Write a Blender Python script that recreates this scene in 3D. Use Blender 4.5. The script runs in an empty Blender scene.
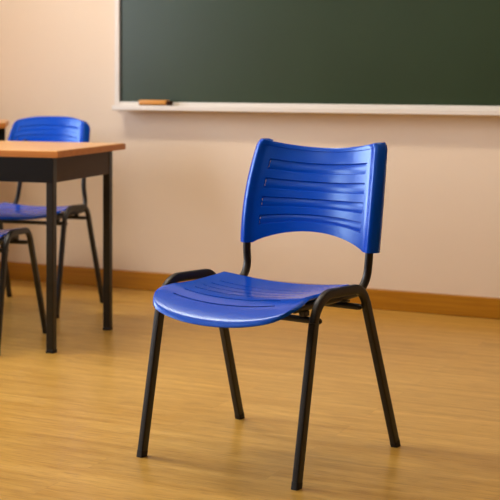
import bpy, bmesh, math, random
from mathutils import Vector, Matrix
random.seed(7)
PI = math.pi
sc = bpy.context.scene
COL = sc.collection

# ------------------------------------------------------------ camera
FPX = 1361.0                       # focal length in pixels of the 500 px frame
cam_d = bpy.data.cameras.new('camera')
cam = bpy.data.objects.new('camera', cam_d); COL.objects.link(cam)
cam.location = (0, 0, 1.045); cam.rotation_euler = (PI/2, 0, 0)
cam_d.sensor_width = 36.0
cam_d.lens = 36.0*FPX/500.0
cam_d.shift_y = -179/500.0
cam_d.clip_end = 60
cam_d.dof.use_dof = True
cam_d.dof.focus_distance = 3.68
cam_d.dof.aperture_fstop = 5.6
sc.camera = cam

# ------------------------------------------------------------ room frame: x along the back wall, y into it
WO = Vector((0, 6.254, 0)); WA = math.radians(-26)
ROOM = Matrix.Translation(WO) @ Matrix.Rotation(WA, 4, 'Z')
XL, XR, YF, HC = -3.0, 4.6, -8.2, 3.3      # left wall, right wall, wall behind the camera, ceiling
def rw(x, y, z=0): return ROOM @ Vector((x, y, z))

# ------------------------------------------------------------ world, lamps, exposure
world = bpy.data.worlds.new('world'); sc.world = world
world.use_nodes = True
bg = world.node_tree.nodes['Background']
bg.inputs['Color'].default_value = (0.75, 0.85, 1.0, 1); bg.inputs['Strength'].default_value = 1.0
sc.view_settings.view_transform = 'Standard'
sc.view_settings.look = 'None'
sc.view_settings.gamma = 1.0
sc.view_settings.use_curve_mapping = False
sc.view_settings.exposure = -0.10
WINDOWS = [(-2.4, 1.6), (-4.5, 0.8)]    # centre along the left wall, width
WZ0, WZ1 = 0.90, 3.05
def area(name, loc, aim, sx, sy, power, color, spread=180):
    l = bpy.data.lights.new(name, 'AREA'); l.shape = 'RECTANGLE'; l.size = sx; l.size_y = sy
    l.energy = power; l.color = color; l.spread = math.radians(spread)
    o = bpy.data.objects.new(name, l); COL.objects.link(o)
    o.location = loc
    o.rotation_euler = (Vector(aim)-Vector(loc)).to_track_quat('-Z', 'Y').to_euler()
    return o
WCOL = [(0.92, 0.98, 1.16), (1.0, 0.98, 0.97)]; LCOL = [(1.0, 0.88, 0.72)]+[(1.0, 0.76, 0.44)]*5
WPOW = [168, 105]
for (wy, ww), p, wc in zip(WINDOWS, WPOW, WCOL):
    area('window_daylight', rw(XL-0.25, wy, 2.0), rw(XL+3, wy, 1.6), ww, 2.15, p, wc)
LAMPS = [(-0.7, -1.7), (1.6, -1.7), (-1.2, -4.3), (1.6, -4.3), (-1.2, -6.7), (1.6, -6.7)]  # unseen lamps added for fill, strongest near the back wall
LPOW = [42, 9, 4, 3, 1, 1]
for (lx, ly), p, lc in zip(LAMPS, LPOW, LCOL):
    a = area('ceiling_fill_light', rw(lx, ly, HC-0.085), rw(lx, ly, 0), 1.15, 0.26, p, lc)
    a.rotation_euler = (0, 0, WA)

# ------------------------------------------------------------ materials
def mat(name, color, rough=0.5, metal=0.0, spec=0.5, coat=0.0, coat_rough=0.1):
    m = bpy.data.materials.new(name); m.use_nodes = True
    b = m.node_tree.nodes['Principled BSDF']
    b.inputs['Base Color'].default_value = (*color, 1)
    b.inputs['Roughness'].default_value = rough
    b.inputs['Metallic'].default_value = metal
    b.inputs['Specular IOR Level'].default_value = spec
    b.inputs['Coat Weight'].default_value = coat
    b.inputs['Coat Roughness'].default_value = coat_rough
    return m
def nd(m, t, **kw):
    n = m.node_tree.nodes.new(t)
    for k, v in kw.items(): setattr(n, k, v)
    return n
def ln(m, a, b): m.node_tree.links.new(a, b)
def srgb(r, g, b):
    f = lambda c: (c/255/12.92) if c/255 <= 0.04045 else ((c/255+0.055)/1.055)**2.4
    return (f(r), f(g), f(b))
def add_bump(m, scale, strength, dist=0.001, detail=2, coords='Object', mapping=None):
    b = m.node_tree.nodes['Principled BSDF']
    tc = nd(m, 'ShaderNodeTexCoord'); mp = nd(m, 'ShaderNodeMapping')
    if mapping: mp.inputs['Scale'].default_value = mapping
    no = nd(m, 'ShaderNodeTexNoise'); no.inputs['Scale'].default_value = scale; no.inputs['Detail'].default_value = detail
    bu = nd(m, 'ShaderNodeBump'); bu.inputs['Strength'].default_value = strength; bu.inputs['Distance'].default_value = dist
    ln(m, tc.outputs[coords], mp.inputs['Vector']); ln(m, mp.outputs['Vector'], no.inputs['Vector'])
    ln(m, no.outputs['Fac'], bu.inputs['Height']); ln(m, bu.outputs['Normal'], b.inputs['Normal'])
    return no
def vary(m, noise_out, c0, c1, lo=0.35, hi=0.65):
    b = m.node_tree.nodes['Principled BSDF']
    r = nd(m, 'ShaderNodeValToRGB')
    r.color_ramp.elements[0].position = lo; r.color_ramp.elements[0].color = (*c0, 1)
    r.color_ramp.elements[1].position = hi; r.color_ramp.elements[1].color = (*c1, 1)
    ln(m, noise_out, r.inputs['Fac']); ln(m, r.outputs['Color'], b.inputs['Base Color'])
    return r

M_BLUE = mat('blue_plastic', srgb(0, 75, 204), 0.21, 0, 0.5)
M_BLUE.node_tree.nodes['Principled BSDF'].inputs['Specular Tint'].default_value = (0.42, 0.72, 1.0, 1)
add_bump(M_BLUE, 420, 0.22, 0.0006)
M_STEEL = mat('black_painted_steel', srgb(14, 12, 11), 0.42, 0.0, 0.5)
add_bump(M_STEEL, 500, 0.25, 0.0005)
M_RUBBER = mat('black_rubber', srgb(20, 19, 18), 0.7)
M_BOLT = mat('dark_bolt', srgb(60, 56, 52), 0.35, 0.8)
M_WALL = mat('cream_wall_paint', srgb(238, 221, 199), 0.85, 0, 0.25)
no = add_bump(M_WALL, 90, 0.12, 0.002)
M_WALLTAN = mat('unseen_wall_dark_tan', srgb(104, 80, 56), 0.85, 0, 0.25)  # right and front walls, out of view, toned dark to cut ambient bounce
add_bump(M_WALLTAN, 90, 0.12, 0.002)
M_CEIL = mat('white_ceiling_paint', srgb(240, 234, 222), 0.9, 0, 0.2)
add_bump(M_CEIL, 60, 0.1, 0.002)
M_BASE = mat('stained_wood_baseboard', srgb(196, 128, 48), 0.4)
no = add_bump(M_BASE, 6, 0.1, 0.001, 6, 'Object', (0.6, 10, 14))
vary(M_BASE, no.outputs['Fac'], srgb(170, 112, 10), srgb(188, 130, 20))

def floor_material():
    m = mat('laminate_floor', srgb(222, 176, 110), 0.30, 0, 0.5)
    b = m.node_tree.nodes['Principled BSDF']
    tc = nd(m, 'ShaderNodeTexCoord')
    br = nd(m, 'ShaderNodeTexBrick'); br.offset = 0.37; br.offset_frequency = 2
    br.inputs['Scale'].default_value = 1.0
    br.inputs['Brick Width'].default_value = 1.25; br.inputs['Row Height'].default_value = 0.118
    br.inputs['Mortar Size'].default_value = 0.0008; br.inputs['Mortar Smooth'].default_value = 0.3
    br.inputs['Color1'].default_value = (0.0, 0.0, 0.0, 1); br.inputs['Color2'].default_value = (1, 1, 1, 1)
    br.inputs['Mortar'].default_value = (0.5, 0.5, 0.5, 1)
    ln(m, tc.outputs['Object'], br.inputs['Vector'])
    # long grain streaks, shifted per plank
    mp = nd(m, 'ShaderNodeMapping'); mp.inputs['Scale'].default_value = (1.3, 16, 1)
    sh = nd(m, 'ShaderNodeVectorMath', operation='MULTIPLY_ADD')
    sh.inputs[1].default_value = (7.3, 3.1, 0)
    ln(m, br.outputs['Color'], sh.inputs[0]); ln(m, tc.outputs['Object'], sh.inputs[2])
    ln(m, sh.outputs[0], mp.inputs['Vector'])
    n1 = nd(m, 'ShaderNodeTexNoise'); n1.inputs['Scale'].default_value = 1.6; n1.inputs['Detail'].default_value = 6; n1.inputs['Distortion'].default_value = 0.5
    ln(m, mp.outputs['Vector'], n1.inputs['Vector'])
    mp2 = nd(m, 'ShaderNodeMapping'); mp2.inputs['Scale'].default_value = (9, 135, 1)
    ln(m, sh.outputs[0], mp2.inputs['Vector'])
    n2 = nd(m, 'ShaderNodeTexNoise'); n2.inputs['Scale'].default_value = 1.5; n2.inputs['Detail'].default_value = 4
    ln(m, mp2.outputs['Vector'], n2.inputs['Vector'])
    r1 = nd(m, 'ShaderNodeValToRGB')
    r1.color_ramp.elements[0].position = 0.3; r1.color_ramp.elements[0].color = (*srgb(192, 144, 56), 1)
    r1.color_ramp.elements[1].position = 0.68; r1.color_ramp.elements[1].color = (*srgb(218, 175, 88), 1)
    ln(m, n1.outputs['Fac'], r1.inputs['Fac'])
    r2 = nd(m, 'ShaderNodeValToRGB')
    r2.color_ramp.elements[0].position = 0.32; r2.color_ramp.elements[0].color = (0.74, 0.68, 0.58, 1)
    r2.color_ramp.elements[1].position = 0.52; r2.color_ramp.elements[1].color = (1, 1, 1, 1)
    ln(m, n2.outputs['Fac'], r2.inputs['Fac'])
    mx = nd(m, 'ShaderNodeMix', data_type='RGBA', blend_type='MULTIPLY'); mx.inputs[0].default_value = 1.0
    ln(m, r1.outputs['Color'], mx.inputs[6]); ln(m, r2.outputs['Color'], mx.inputs[7])
    # plank tone
    r3 = nd(m, 'ShaderNodeValToRGB')
    r3.color_ramp.elements[0].color = (0.92, 0.91, 0.88, 1); r3.color_ramp.elements[1].color = (1, 1, 1, 1)
    ln(m, br.outputs['Color'], r3.inputs['Fac'])
    mx2 = nd(m, 'ShaderNodeMix', data_type='RGBA', blend_type='MULTIPLY'); mx2.inputs[0].default_value = 1.0
    ln(m, mx.outputs[2], mx2.inputs[6]); ln(m, r3.outputs['Color'], mx2.inputs[7])
    mx3 = nd(m, 'ShaderNodeMix', data_type='RGBA'); mx3.inputs[7].default_value = (*srgb(150, 104, 54), 1)
    k = nd(m, 'ShaderNodeMath', operation='MULTIPLY'); k.inputs[1].default_value = 0.45
    ln(m, br.outputs['Fac'], k.inputs[0]); ln(m, k.outputs[0], mx3.inputs[0])
    ln(m, mx2.outputs[2], mx3.inputs[6]); ln(m, mx3.outputs[2], b.inputs['Base Color'])
    bu = nd(m, 'ShaderNodeBump'); bu.inputs['Strength'].default_value = 0.12; bu.inputs['Distance'].default_value = 0.001
    ln(m, n2.outputs['Fac'], bu.inputs['Height']); ln(m, bu.outputs['Normal'], b.inputs['Normal'])
    return m
M_FLOOR = floor_material()

def wood(name, c0, c1, rough=0.35, scale=(1.2, 14, 14)):
    m = mat(name, c0, rough)
    n = add_bump(m, 3.0, 0.08, 0.001, 6, 'Object', scale)
    n.inputs['Distortion'].default_value = 0.6
    vary(m, n.outputs['Fac'], c0, c1, 0.3, 0.7)
    return m
M_TOP = wood('honey_wood_desktop', srgb(205, 148, 84), srgb(228, 176, 112), 0.3)
M_EDGE = wood('orange_wood_edge', srgb(190, 118, 44), srgb(206, 134, 58), 0.45)
M_BROWN = mat('dark_brown_side', srgb(60, 37, 10), 0.5, 0, 0.3)  # desk side panels, browner than the black front panel
M_PANEL = mat('black_sheet_metal', srgb(11, 9, 8), 0.5, 0, 0.2)
add_bump(M_PANEL, 300, 0.1, 0.0004)
add_bump(M_BROWN, 200, 0.1, 0.0005)
M_GREEN = mat('green_chalkboard', srgb(50, 66, 40), 0.34, 0, 0.7)
no = add_bump(M_GREEN, 2.2, 0.02, 0.001, 5)
vary(M_GREEN, no.outputs['Fac'], srgb(32, 54, 28), srgb(38, 60, 34), 0.3, 0.75)
M_TRIM = mat('white_board_trim', srgb(232, 226, 216), 0.45)
add_bump(M_TRIM, 120, 0.05, 0.0005)
M_DKTRIM = mat('dark_board_gasket', srgb(36, 40, 34), 0.6)
M_ERW = wood('eraser_wood', srgb(214, 142, 50), srgb(224, 158, 70), 0.5, (4, 60, 60))
M_FELT = mat('dark_felt', srgb(70, 46, 34), 0.95, 0, 0.1)
add_bump(M_FELT, 600, 0.6, 0.001)
M_WFRAME = mat('white_window_frame', srgb(235, 232, 226), 0.4)
M_LAMPB = mat('white_lamp_housing', srgb(235, 235, 232), 0.4)
M_DIFF = mat('lamp_diffuser', (1, 1, 1), 0.5)
b_ = M_DIFF.node_tree.nodes['Principled BSDF']
b_.inputs['Emission Color'].default_value = (1, 0.9, 0.75, 1); b_.inputs['Emission Strength'].default_value = 3.0
def glass_mat():
    m = bpy.data.materials.new('window_glass'); m.use_nodes = True
    nt = m.node_tree; nt.nodes.clear()
    o = nd(m, 'ShaderNodeOutputMaterial'); t = nd(m, 'ShaderNodeBsdfTransparent'); g = nd(m, 'ShaderNodeBsdfGlossy')
    g.inputs['Roughness'].default_value = 0.02
    f = nd(m, 'ShaderNodeFresnel'); f.inputs['IOR'].default_value = 1.3
    mx = nd(m, 'ShaderNodeMixShader')
    ln(m, f.outputs[0], mx.inputs[0]); ln(m, t.outputs[0], mx.inputs[1]); ln(m, g.outputs[0], mx.inputs[2]); ln(m, mx.outputs[0], o.inputs[0])
    return m
M_GLASS = glass_mat()
M_DOOR = wood('door_wood', srgb(176, 120, 64), srgb(196, 140, 80), 0.45)
M_GROUND = mat('pale_ground', srgb(150, 150, 130), 0.9)

# ------------------------------------------------------------ mesh helpers
def obj(name, bm, material, parent=None, smooth=None, mtx=None):
    bmesh.ops.recalc_face_normals(bm, faces=bm.faces)
    me = bpy.data.meshes.new(name); bm.to_mesh(me); bm.free()
    for mm in (material if isinstance(material, (list, tuple)) else [material]): me.materials.append(mm)
    if smooth:
        for p in me.polygons: p.use_smooth = True
        me.set_sharp_from_angle(angle=math.radians(smooth))
    o = bpy.data.objects.new(name, me); COL.objects.link(o)
    if parent: o.parent = parent
    if mtx is not None: o.matrix_world = mtx
    return o
def box(bm, x0, x1, y0, y1, z0, z1, bev=0.0, seg=2):
    r = bmesh.ops.create_cube(bm, size=1)
    for v in r['verts']:
        v.co = Vector((x0+(v.co.x+.5)*(x1-x0), y0+(v.co.y+.5)*(y1-y0), z0+(v.co.z+.5)*(z1-z0)))
    if bev:
        es = list({e for v in r['verts'] for e in v.link_edges})
        bmesh.ops.bevel(bm, geom=es, offset=bev, segments=seg, profile=0.5, affect='EDGES')
    return bm
def B(*a, **k): return box(bmesh.new(), *a, **k)
def superloop(a, b, n=20, p=2.0):
    pts = []
    for i in range(n):
        t = 2*PI*i/n; c, s = math.cos(t), math.sin(t)
        pts.append((a*math.copysign(abs(c)**(2/p), c), b*math.copysign(abs(s)**(2/p), s)))
    return pts
def sweep(bm, path, side, a, b, n=20, p=2.0, caps=True):
    """sweep an oval (a along `side`, b across) along path"""
    path = [Vector(q) for q in path]; rings = []
    for i, q in enumerate(path):
        t = (path[min(i+1, len(path)-1)]-path[max(i-1, 0)]).normalized()
        s = Vector(side); s = (s-t*s.dot(t)).normalized(); w = t.cross(s)
        rings.append([bm.verts.new(q+s*x+w*y) for x, y in superloop(a, b, n, p)])
    for r0, r1 in zip(rings, rings[1:]):
        for k in range(n): bm.faces.new((r0[k], r0[(k+1) % n], r1[(k+1) % n], r1[k]))
    if caps:
        bm.faces.new(rings[0]); bm.faces.new(rings[-1])
    return bm
def fillet(pts, radii, seg=10):
    pts = [Vector(p) for p in pts]; out = [pts[0]]
    for i in range(1, len(pts)-1):
        p, a, c = pts[i], pts[i-1], pts[i+1]; r = radii[i-1]
        u = (a-p).normalized(); v = (c-p).normalized()
        ang = u.angle(v); d = r/math.tan(ang/2)
        s, e = p+u*d, p+v*d
        ctr = p+(u+v).normalized()*(r/math.sin(ang/2))
        vs, ve = s-ctr, e-ctr; tot = vs.angle(ve)
        for k in range(seg+1):
            f = k/seg
            out.append(ctr+(vs*math.sin((1-f)*tot)+ve*math.sin(f*tot))/math.sin(tot))
    out.append(pts[-1])
    return out
def cyl(bm, p0, p1, r, n=16):
    p0, p1 = Vector(p0), Vector(p1); t = (p1-p0).normalized()
    s = t.orthogonal()
    return sweep(bm, [p0, p1], s, r, r, n)
def slab(bm, NU, NV, front, back, mask):
    """two vertex grids joined along every open border, so slots are real holes"""
    vf, vb = {}, {}
    def F(i, j):
        if (i, j) not in vf: vf[i, j] = bm.verts.new(front(i, j))
        return vf[i, j]
    def K(i, j):
        if (i, j) not in vb: vb[i, j] = bm.verts.new(back(i, j))
        return vb[i, j]
    ok = lambda i, j: 0 <= i < NU and 0 <= j < NV and mask(i, j)
    for i in range(NU):
        for j in range(NV):
            if not ok(i, j): continue
            bm.faces.new((F(i, j), F(i+1, j), F(i+1, j+1), F(i, j+1)))
            bm.faces.new((K(i, j), K(i, j+1), K(i+1, j+1), K(i+1, j)))
            for di, dj, a, b in ((-1, 0, (i, j+1), (i, j)), (1, 0, (i+1, j), (i+1, j+1)), (0, -1, (i, j), (i+1, j)), (0, 1, (i+1, j+1), (i, j+1))):
                if not ok(i+di, j+dj):
                    bm.faces.new((F(*b), F(*a), K(*a), K(*b)))
    return bm
def empty(name, loc=(0, 0, 0), rz=0.0, label=None, cat=None, group=None):
    o = bpy.data.objects.new(name, None); COL.objects.link(o)
    o.location = loc; o.rotation_euler = (0, 0, rz); o.empty_display_size = 0.1
    if label: o['label'] = label
    if cat: o['category'] = cat
    if group: o['group'] = group
    return o
def tag(o, label, cat, group=None):
    o['label'] = label; o['category'] = cat
    if group: o['group'] = group
    return o
def struct(name, bm, m, mtx=ROOM, parent=None, smooth=None):
    o = obj(name, bm, m, parent, smooth)
    if parent is None:
        o.matrix_world = mtx
        o['kind'] = 'structure'
    return o

# ------------------------------------------------------------ the room
T = 0.15
struct('floor', B(XL-T, XR+T, YF-T, T, -0.12, 0), M_FLOOR)
struct('ceiling', B(XL-T, XR+T, YF-T, T, HC, HC+0.12), M_CEIL)
struct('wall_back', B(XL-T, XR+T, 0, T, 0, HC), M_WALL)
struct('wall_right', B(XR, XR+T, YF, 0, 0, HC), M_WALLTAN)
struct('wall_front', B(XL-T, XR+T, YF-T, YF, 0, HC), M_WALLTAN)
bm = bmesh.new()                                    # left wall with three openings
box(bm, XL-T, XL, YF, 0, 0, WZ0); box(bm, XL-T, XL, YF, 0, WZ1, HC)
edges = sorted([(wy-ww/2, wy+ww/2) for wy, ww in WINDOWS])
ys = [YF]+[e for p in edges for e in p]+[0]
for a, b in zip(ys[::2], ys[1::2]): box(bm, XL-T, XL, a, b, WZ0, WZ1)
struct('wall_left', bm, M_WALL)
for n, (a, b) in enumerate(edges):
    bm = bmesh.new(); x0, x1 = XL-0.11, XL-0.05; f = 0.05
    box(bm, x0, x1, a, b, WZ0, WZ0+f); box(bm, x0, x1, a, b, WZ1-f, WZ1)
    box(bm, x0, x1, a, a+f, WZ0+f, WZ1-f); box(bm, x0, x1, b-f, b, WZ0+f, WZ1-f)
    w = struct('window_%d' % (n+1), bm, M_WFRAME)
    struct('window_pane', B(XL-0.083, XL-0.077, a+f, b-f, WZ0+f, WZ1-f), M_GLASS, parent=w)
    struct('window_sill', B(XL-0.05, XL+0.06, a-0.04, b+0.04, WZ0-0.03, WZ0, bev=0.004), M_WFRAME, parent=w)
BH, BT = 0.088, 0.016
def baseboard(name, x0, x1, y0, y1):
    struct(name, B(x0, x1, y0, y1, 0.0, BH, bev=0.004), M_BASE)
baseboard('baseboard_back', XL, XR, -BT, 0)
baseboard('baseboard_left', XL, XL+BT, YF, -BT)
baseboard('baseboard_right', XR-BT, XR, YF, -BT)
# door in the right wall, beyond the frame
d = struct('door_1', B(XR-0.05, XR-0.001, -2.4, -1.5, 0.0, 2.05), M_DOOR)
struct('door_handle', cyl(bmesh.new(), (XR-0.10, -2.3, 1.0), (XR-0.05, -2.3, 1.0), 0.02), M_BOLT, parent=d)

# ------------------------------------------------------------ unseen ceiling lamps, added as fill
def make_lamp():
    t = empty('ceiling_fill_lamp')
    obj('housing', B(-.62, .62, -.16, .16, -.06, 0, bev=.006), M_LAMPB, t)
    obj('diffuser', B(-.59, .59, -.14, .14, -.075, -.0605, bev=.003), M_DIFF, t)
    return t
def copy_tree(o, parent=None):
    c = o.copy(); COL.objects.link(c)
    if parent: c.parent = parent
    for ch in list(o.children): copy_tree(ch, c)
    return c
lamp0 = make_lamp()
for i, (lx, ly) in enumerate(LAMPS):
    o = lamp0 if i == 0 else copy_tree(lamp0)
    o.location = rw(lx, ly, HC); o.rotation_euler = (0, 0, WA)
    tag(o, 'unseen white rectangular fill lamp with warm diffuser, added above the classroom floor', 'ceiling lamp', 'fill lamps added over the classroom')

# ------------------------------------------------------------ chalkboard (room frame: x along wall, front face towards -y)
CX0, CX1, CZ0, CZ1 = -0.712, 2.75, 0.872, 2.12
cb = empty('chalkboard', rw(0, 0, 0), WA, 'large green chalkboard with pale frame mounted on the cream wall', 'chalkboard')
fw, fd = 0.026, 0.024
obj('writing_surface', B(CX0+fw, CX1-fw, -0.018, -0.002, CZ0+fw, CZ1-fw), M_GREEN, cb)
bm = bmesh.new()
box(bm, CX0, CX0+fw, -fd-.002, -.002, CZ0, CZ1, bev=.003); box(bm, CX1-fw, CX1, -fd-.002, -.002, CZ0, CZ1, bev=.003)
box(bm, CX0+fw, CX1-fw, -fd-.002, -.002, CZ1-fw, CZ1, bev=.003); box(bm, CX0+fw, CX1-fw, -fd-.002, -.002, CZ0, CZ0+fw, bev=.003)
obj('frame', bm, M_TRIM, cb)
obj('gasket', B(CX0+fw, CX0+fw+.010, -.021, -.018, CZ0+fw, CZ1-fw), M_DKTRIM, cb)
obj('gasket', B(CX1-fw-.010, CX1-fw, -.021, -.018, CZ0+fw, CZ1-fw), M_DKTRIM, cb)
bm = bmesh.new()                                   # chalk tray: ledge with raised front lip
prof = [(-.026, .880), (-.026, .864), (-.094, .859), (-.098, .862), (-.098, .880), (-.094, .883), (-.090, .880), (-.089, .869), (-.030, .871)]
ra = [bm.verts.new((CX0+.030, y, z)) for y, z in prof]; rb = [bm.verts.new((CX1+.03, y, z)) for y, z in prof]
n = len(prof)
for k in range(n): bm.faces.new((ra[k], ra[(k+1) % n], rb[(k+1) % n], rb[k]))
bm.faces.new(ra); bm.faces.new(rb)
obj('chalk_tray', bm, M_TRIM, cb)

er = empty('chalkboard_eraser', rw(-0.468, -0.060, 0.8715), WA+math.radians(1), 'small wooden chalkboard eraser lying on the chalk tray near its left end', 'eraser')
obj('wooden_back', B(-.078, .070, -.022, .022, .014, .037, bev=.005, seg=3), M_ERW, er, 40)
obj('felt_pad', B(-.076, .086, -.021, .021, 0.0, .0138, bev=.002), M_FELT, er)
obj('felt_edge', B(.0705, .086, -.020, .020, .0139, .032, bev=.003), M_FELT, er)

# ------------------------------------------------------------ the chair
def lerp(a, b, t): return a+(b-a)*t
def make_seat(flat=False):
    # rows in v: slots run across; columns in u
    hs = 0.0075
    slots = [0.19, 0.295, 0.40, 0.505, 0.61, 0.715]
    vs = [0, .006, .015, .03, .05, .075, .10, .13, .155]
    for s in slots:
        vs += [s-hs-.008, s-hs, s+hs, s+hs+.008]
        vs += [s+.035, s+.06]
    vs += [.88, .92, .95, .975, .99, 1]
    vs = sorted(set(round(v, 5) for v in vs))
    us = [-1, -.985, -.96, -.92, -.87, -.81]
    us += [-.74+.0617*k for k in range(25)]
    us += [.81, .87, .92, .96, .985, 1]
    us = [round(u, 5) for u in us]
    def half(v):                                    # half width
        k = min(1, max(0, (v-.10)/.32)); k = k*k*(3-2*k)
        return lerp(.238, .216, k)*(1-0.03*max(0, (.2-v)/.2)**2)
    def P(u, v):
        # rounded front corners and curved front edge
        x = u*half(v)
        yf = (-.262 if flat else -.288)+.040*abs(u)**2.2+.014*abs(u)**12
        yr = .100-.012*abs(u)**8
        y = lerp(yf, yr, v)
        if v < .25: x *= 1-.075*((.25-v)/.25)**3*abs(u)**4
        ax = abs(x)/.225
        front = min(1, max(0, (y+.30)/.16))
        z = .446+.017*ax**2.2*(.35+.65*front)
        z += .0075*max(0, (y+.06)/.16)**1.5
        dy = max(0, -.135-y)
        z -= (.8 if flat else 2.1)*dy*dy
        # rolled edge
        e = min((1-abs(u))*.23, v*.40, (1-v)*.40)
        z -= .007*max(0, 1-e/.010)**2
        return Vector((x, y, z))
    slot_rows = set(j for j in range(len(vs)-1) for s in slots if abs(vs[j]-(s-hs)) < 1e-4)
    ends = {}
    def mask(i, j):
        if j in slot_rows:
            lim = .74
            return not (us[i] >= -lim-1e-4 and us[i+1] <= lim+1e-4)
        return True
    def front(i, j): return P(us[i], vs[j])
    def back(i, j):
        p = P(us[i]*.992, min(1, max(0, .5+(vs[j]-.5)*.992))); return p-Vector((0, 0, .0052))
    return slab(bmesh.new(), len(us)-1, len(vs)-1, front, back, mask)

def make_back(rounded=False):
    bands = [(.155, .262), (.345, .455), (.535, .645), (.725, .835)]      # v from the bottom
    vs = [0, .012, .03, .06, .10]
    for a, b in bands:
        vs += [a-.012, a, a+.006]+[lerp(a+.006, b-.006, k/6) for k in range(1, 6)]+[b-.006, b, b+.012]
    vs += [.30, .495, .69, .88, .91, .94, .955, .961, .972, .985, .995, 1]
    vs = sorted(set(round(v, 5) for v in vs))
    UB = .735
    us = [-1, -.985, -.965, -.94, -.915, -.89, -.875, -.84, -.80, -.765, -UB-.03, -UB, -UB+.009]
    us += [lerp(-UB+.009, UB-.009, k/30) for k in range(1, 30)]
    us += [-u for u in us[:13]]
    us = sorted(set(round(u, 5) for u in us))
    def base(u, v):
        hw = .234+.016*v-.031*v*v
        r = max(0, (v-.93)/.07); hw -= .009*r*r
        x = u*hw
        if rounded: x = u*(.242-.02*v*v)-.045
        zb = .536+(.041*(1-(u/.80)**2)**0.85 if abs(u) < .80 else 0)
        zt = .846-.026*(1-u*u)-.004*max(0, (abs(u)-.93)/.07)**2
        yc = .197+.028*v+.045*v*v
        if rounded: zt = .862-.030*abs(u)**3-.030*max(0, (abs(u)-.8)/.2)**2; zb = .62-.005*abs(u)**3
        if rounded: return x, yc, lerp(zb, zt, v)
        z = lerp(.540, zt, v)+(zb-.536)*(1-v)**3.2
        yc = .197+.028*v+.045*v*v
        return x, yc, z
    def in_band(u, v):
        if abs(u) > UB-.0085: return 0
        for a, b in bands:
            if a+.003 < v < b-.003:
                t = (v-a)/(b-a)
                return (.0042-.0026*math.sin(PI*min(1, max(0, t)))+.0012*t)
        return 0
    def front(i, j):
        u, v = us[i], vs[j]; x, yc, z = base(u, v)
        y = yc-.017+.046*(1-min(1, abs(u)/.97)**2)
        y -= .0055*max(0, 1-((abs(u)-.89)/.07)**2)
        e = max(0, (abs(u)-.875)/.125)
        y += .020*e**1.7+.004*max(0, (abs(u)-.985)/.015)
        if abs(u) < .875 and v < .958: y += .0022
        y += in_band(u, v)
        y += .002*max(0, (v-.985)/.015)
        return Vector((x, y, z))
    def back(i, j):
        u, v = us[i], vs[j]; x, yc, z = base(u*.995, .002+v*.996)
        y0 = yc-.017+.046*(1-min(1, abs(u)/.97)**2)+.0022+.0045+in_band(u, v)
        k = min(1, max(0, (abs(u)-.80)/.06)); k = k*k*(3-2*k)
        y1 = yc+.028-.012*max(0, (abs(u)-.94)/.06)**2
        y = max(y0, lerp(y0, y1, k)) if abs(u) < .9 else y1
        return Vector((x, y, z))
    gapcols = set()
    for i in range(len(us)-1):
        m_ = (us[i]+us[i+1])/2
        if UB-.012 < abs(m_) < UB: gapcols.add(i)
    def mask(i, j):
        if i in gapcols:
            m_ = (vs[j]+vs[j+1])/2
            for a, b in bands:
                if a+.016 < m_ < b-.024: return False
        return True
    return slab(bmesh.new(), len(us)-1, len(vs)-1, front, back, mask)

def make_chair(rounded=False, backless=False):
    t = empty('school_chair')
    obj('seat', make_seat(rounded), M_BLUE, t, 38)
    if not backless: obj('backrest', make_back(rounded), M_BLUE, t, 30)
    XS = .250
    A, Bq = .0096, .0128                              # oval tube half sizes: across, along
    for s in (-1, 1):
        ft, rr = Vector((s*.250, -.238, 0)), Vector((s*.266, .244, 0))
        top_f, top_r = Vector((s*XS, -.143, .469)), Vector((s*XS, .090, .460))
        path = fillet([ft, top_f, top_r, rr], [.082, .062], 12)
        k0, k1 = 1, len(path)-2
        # path: 0 foot, 1..13 bend, 14..26 bend, 27 foot
        obj('leg_arch', sweep(bmesh.new(), path[k0:k1+1], (1, 0, 0), A, Bq, 32, 3.8), M_STEEL, t, 35)
        for a, b in ((path[0], path[1]), (path[-1], path[-2])):
            u = (b-a).normalized()
            q = a+u*(.016/u.z)
            lg = obj('leg', sweep(bmesh.new(), [q+(b-q)*f for f in (0, .25, .5, .75, 1)], (1, 0, 0), A, Bq, 32, 7), M_STEEL, t, 35)
            bm = sweep(bmesh.new(), [a, q], (1, 0, 0), A+.0006, Bq+.0006, 32, 7)
            for v in bm.verts:
                if v.co.z < .008: v.co.z = 0.0
            obj('foot_cap', bm, M_RUBBER, lg, 50)
        if backless: up = [(s*.196, -.165, .433), (s*.196, 0, .433), (s*.198, .085, .433)]
        else: up = fillet([(s*.196, -.165, .433), (s*.200, .194, .435), (s*(.180 if rounded else .209), .1965, .540), (s*(.172 if rounded else .202), .247, .750)], [.060, .25], 14)
        obj('seat_support' if backless else 'back_support', sweep(bmesh.new(), up, (1, 0, 0), .0115, .0115, 18), M_STEEL, t, 50)
    for y, z, e in ((-.118, .400, .2395), (.087, .408, .2395)):
        bm = sweep(bmesh.new(), [(-e, y, z), (e, y, z)], (0, 1, 0), .0085, .0085, 16, 2.6)
        cb_ = obj('crossbar', bm, M_STEEL, t, 50)
        for s in (-1, 1):
            b2 = cyl(bmesh.new(), (s*e, y, z), (s*(e+.005), y, z), .0075)
            cyl(b2, (s*(e+.005), y, z), (s*(e+.009), y, z), .004)
            obj('end_plug', b2, M_BOLT, cb_, 40)
        for s in (-1, 1):
            obj('bracket', B(s*.196-.009, s*.196+.009, y-.012, y+.012, z+.009, .4225, bev=.001), M_STEEL, t)
    return t
chair = make_chair()
chair.location = (.048, 3.742, 0); chair.rotation_euler = (0, 0, math.radians(-35))
tag(chair, 'blue plastic chair with black tubular legs standing alone below the chalkboard, shown whole', 'chair')

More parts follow.
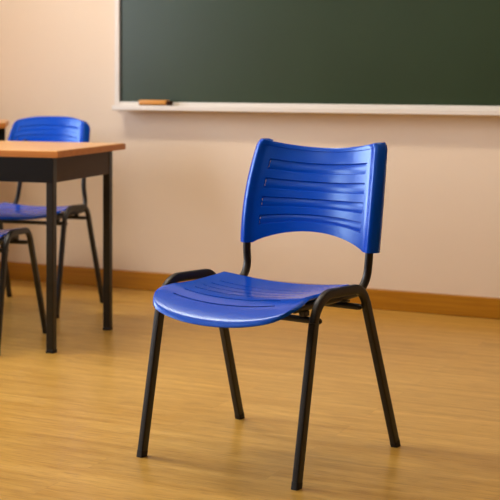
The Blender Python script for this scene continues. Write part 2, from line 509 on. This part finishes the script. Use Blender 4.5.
chair2 = make_chair(rounded=True)
chair2.location = (-.96, 6.02, 0); chair2.rotation_euler = (0, 0, math.radians(-20)); chair2.scale = (.90, .86, .97)
tag(chair2, 'blurred blue chair behind the desk, its backrest rising above the desktop', 'chair')
chair3 = make_chair(backless=True)
chair3.location = (-1.106, 5.261, 0); chair3.rotation_euler = (0, 0, math.radians(-13)); chair3.scale = (.93, .93, .93)
tag(chair3, 'blue seat on black legs under the near desk, cut off by the left edge', 'chair')

# ------------------------------------------------------------ desks
def make_desk(W, D, H, ins_x, ins_f, ins_b, label, loc, rz, reach=0):
    """local origin: floor below the front right corner of the top; x<0 to the left, y>0 to the back"""
    t = empty('school_desk', loc, rz, label, 'desk')
    th = .026; s = .015
    obj('desktop', B(-W, 0, 0, D, H-th, H, bev=.003), M_TOP, t)
    bm = bmesh.new()
    box(bm, -W-.002, .002, -.003, -.0001, H-th+.0005, H-.0035)
    box(bm, .0001, .003, -.003, D+.002, H-th+.0005, H-.0035)
    obj('edge_band', bm, M_EDGE, t)
    xr_, xl_, yf_, yb_ = -ins_x-s, -W+ins_x+s, ins_f+s, D-ins_b-s
    for x, y in ((xr_, yf_), (xl_, yf_), (xr_, yb_), (xl_, yb_)):
        lg = obj('leg', B(x-s, x+s, y-s, y+s, .012, H-th-.0005, bev=.003), M_STEEL, t)
        obj('foot_cap', B(x-s-.001, x+s+.001, y-s-.001, y+s+.001, 0, .0118, bev=.002), M_RUBBER, lg)
    ah = .093
    z0, z1 = H-th-ah, H-th-.0005
    obj('front_panel', B(xl_-s-.001, xr_+s+.0015+reach, yf_-s-.004, yf_-s-.0005, z0, z1), M_PANEL, t)
    obj('back_panel', B(xl_+s, xr_-s, yb_-.002, yb_+.002, z0, z1), M_STEEL, t)
    for x, sg in ((xr_+s, 1), (xl_-s, -1)):
        a, b = (x-.006, x-.002) if sg > 0 else (x+.002, x+.006)
        obj('side_panel', B(a, b, yf_+s+.0005, yb_-s-.0005, z0, z1), M_BROWN, t)
    obj('bottom_panel', B(xl_+s, xr_-s, yf_+s, yb_-s, z0, z0+.004), M_STEEL, t)
    return t
make_desk(1.15, .58, .75, .018, .001, .075, 'desk with honey wood top and black metal legs, standing left of the lone blue chair',
          (-.711, 5.022, 0), math.radians(-20))
make_desk(1.20, .42, .806, .36, .02, .02, 'second wooden desk by the wall, only its corner showing at the left frame edge',
          (-1.132, 6.29, 0), math.radians(8), .358)
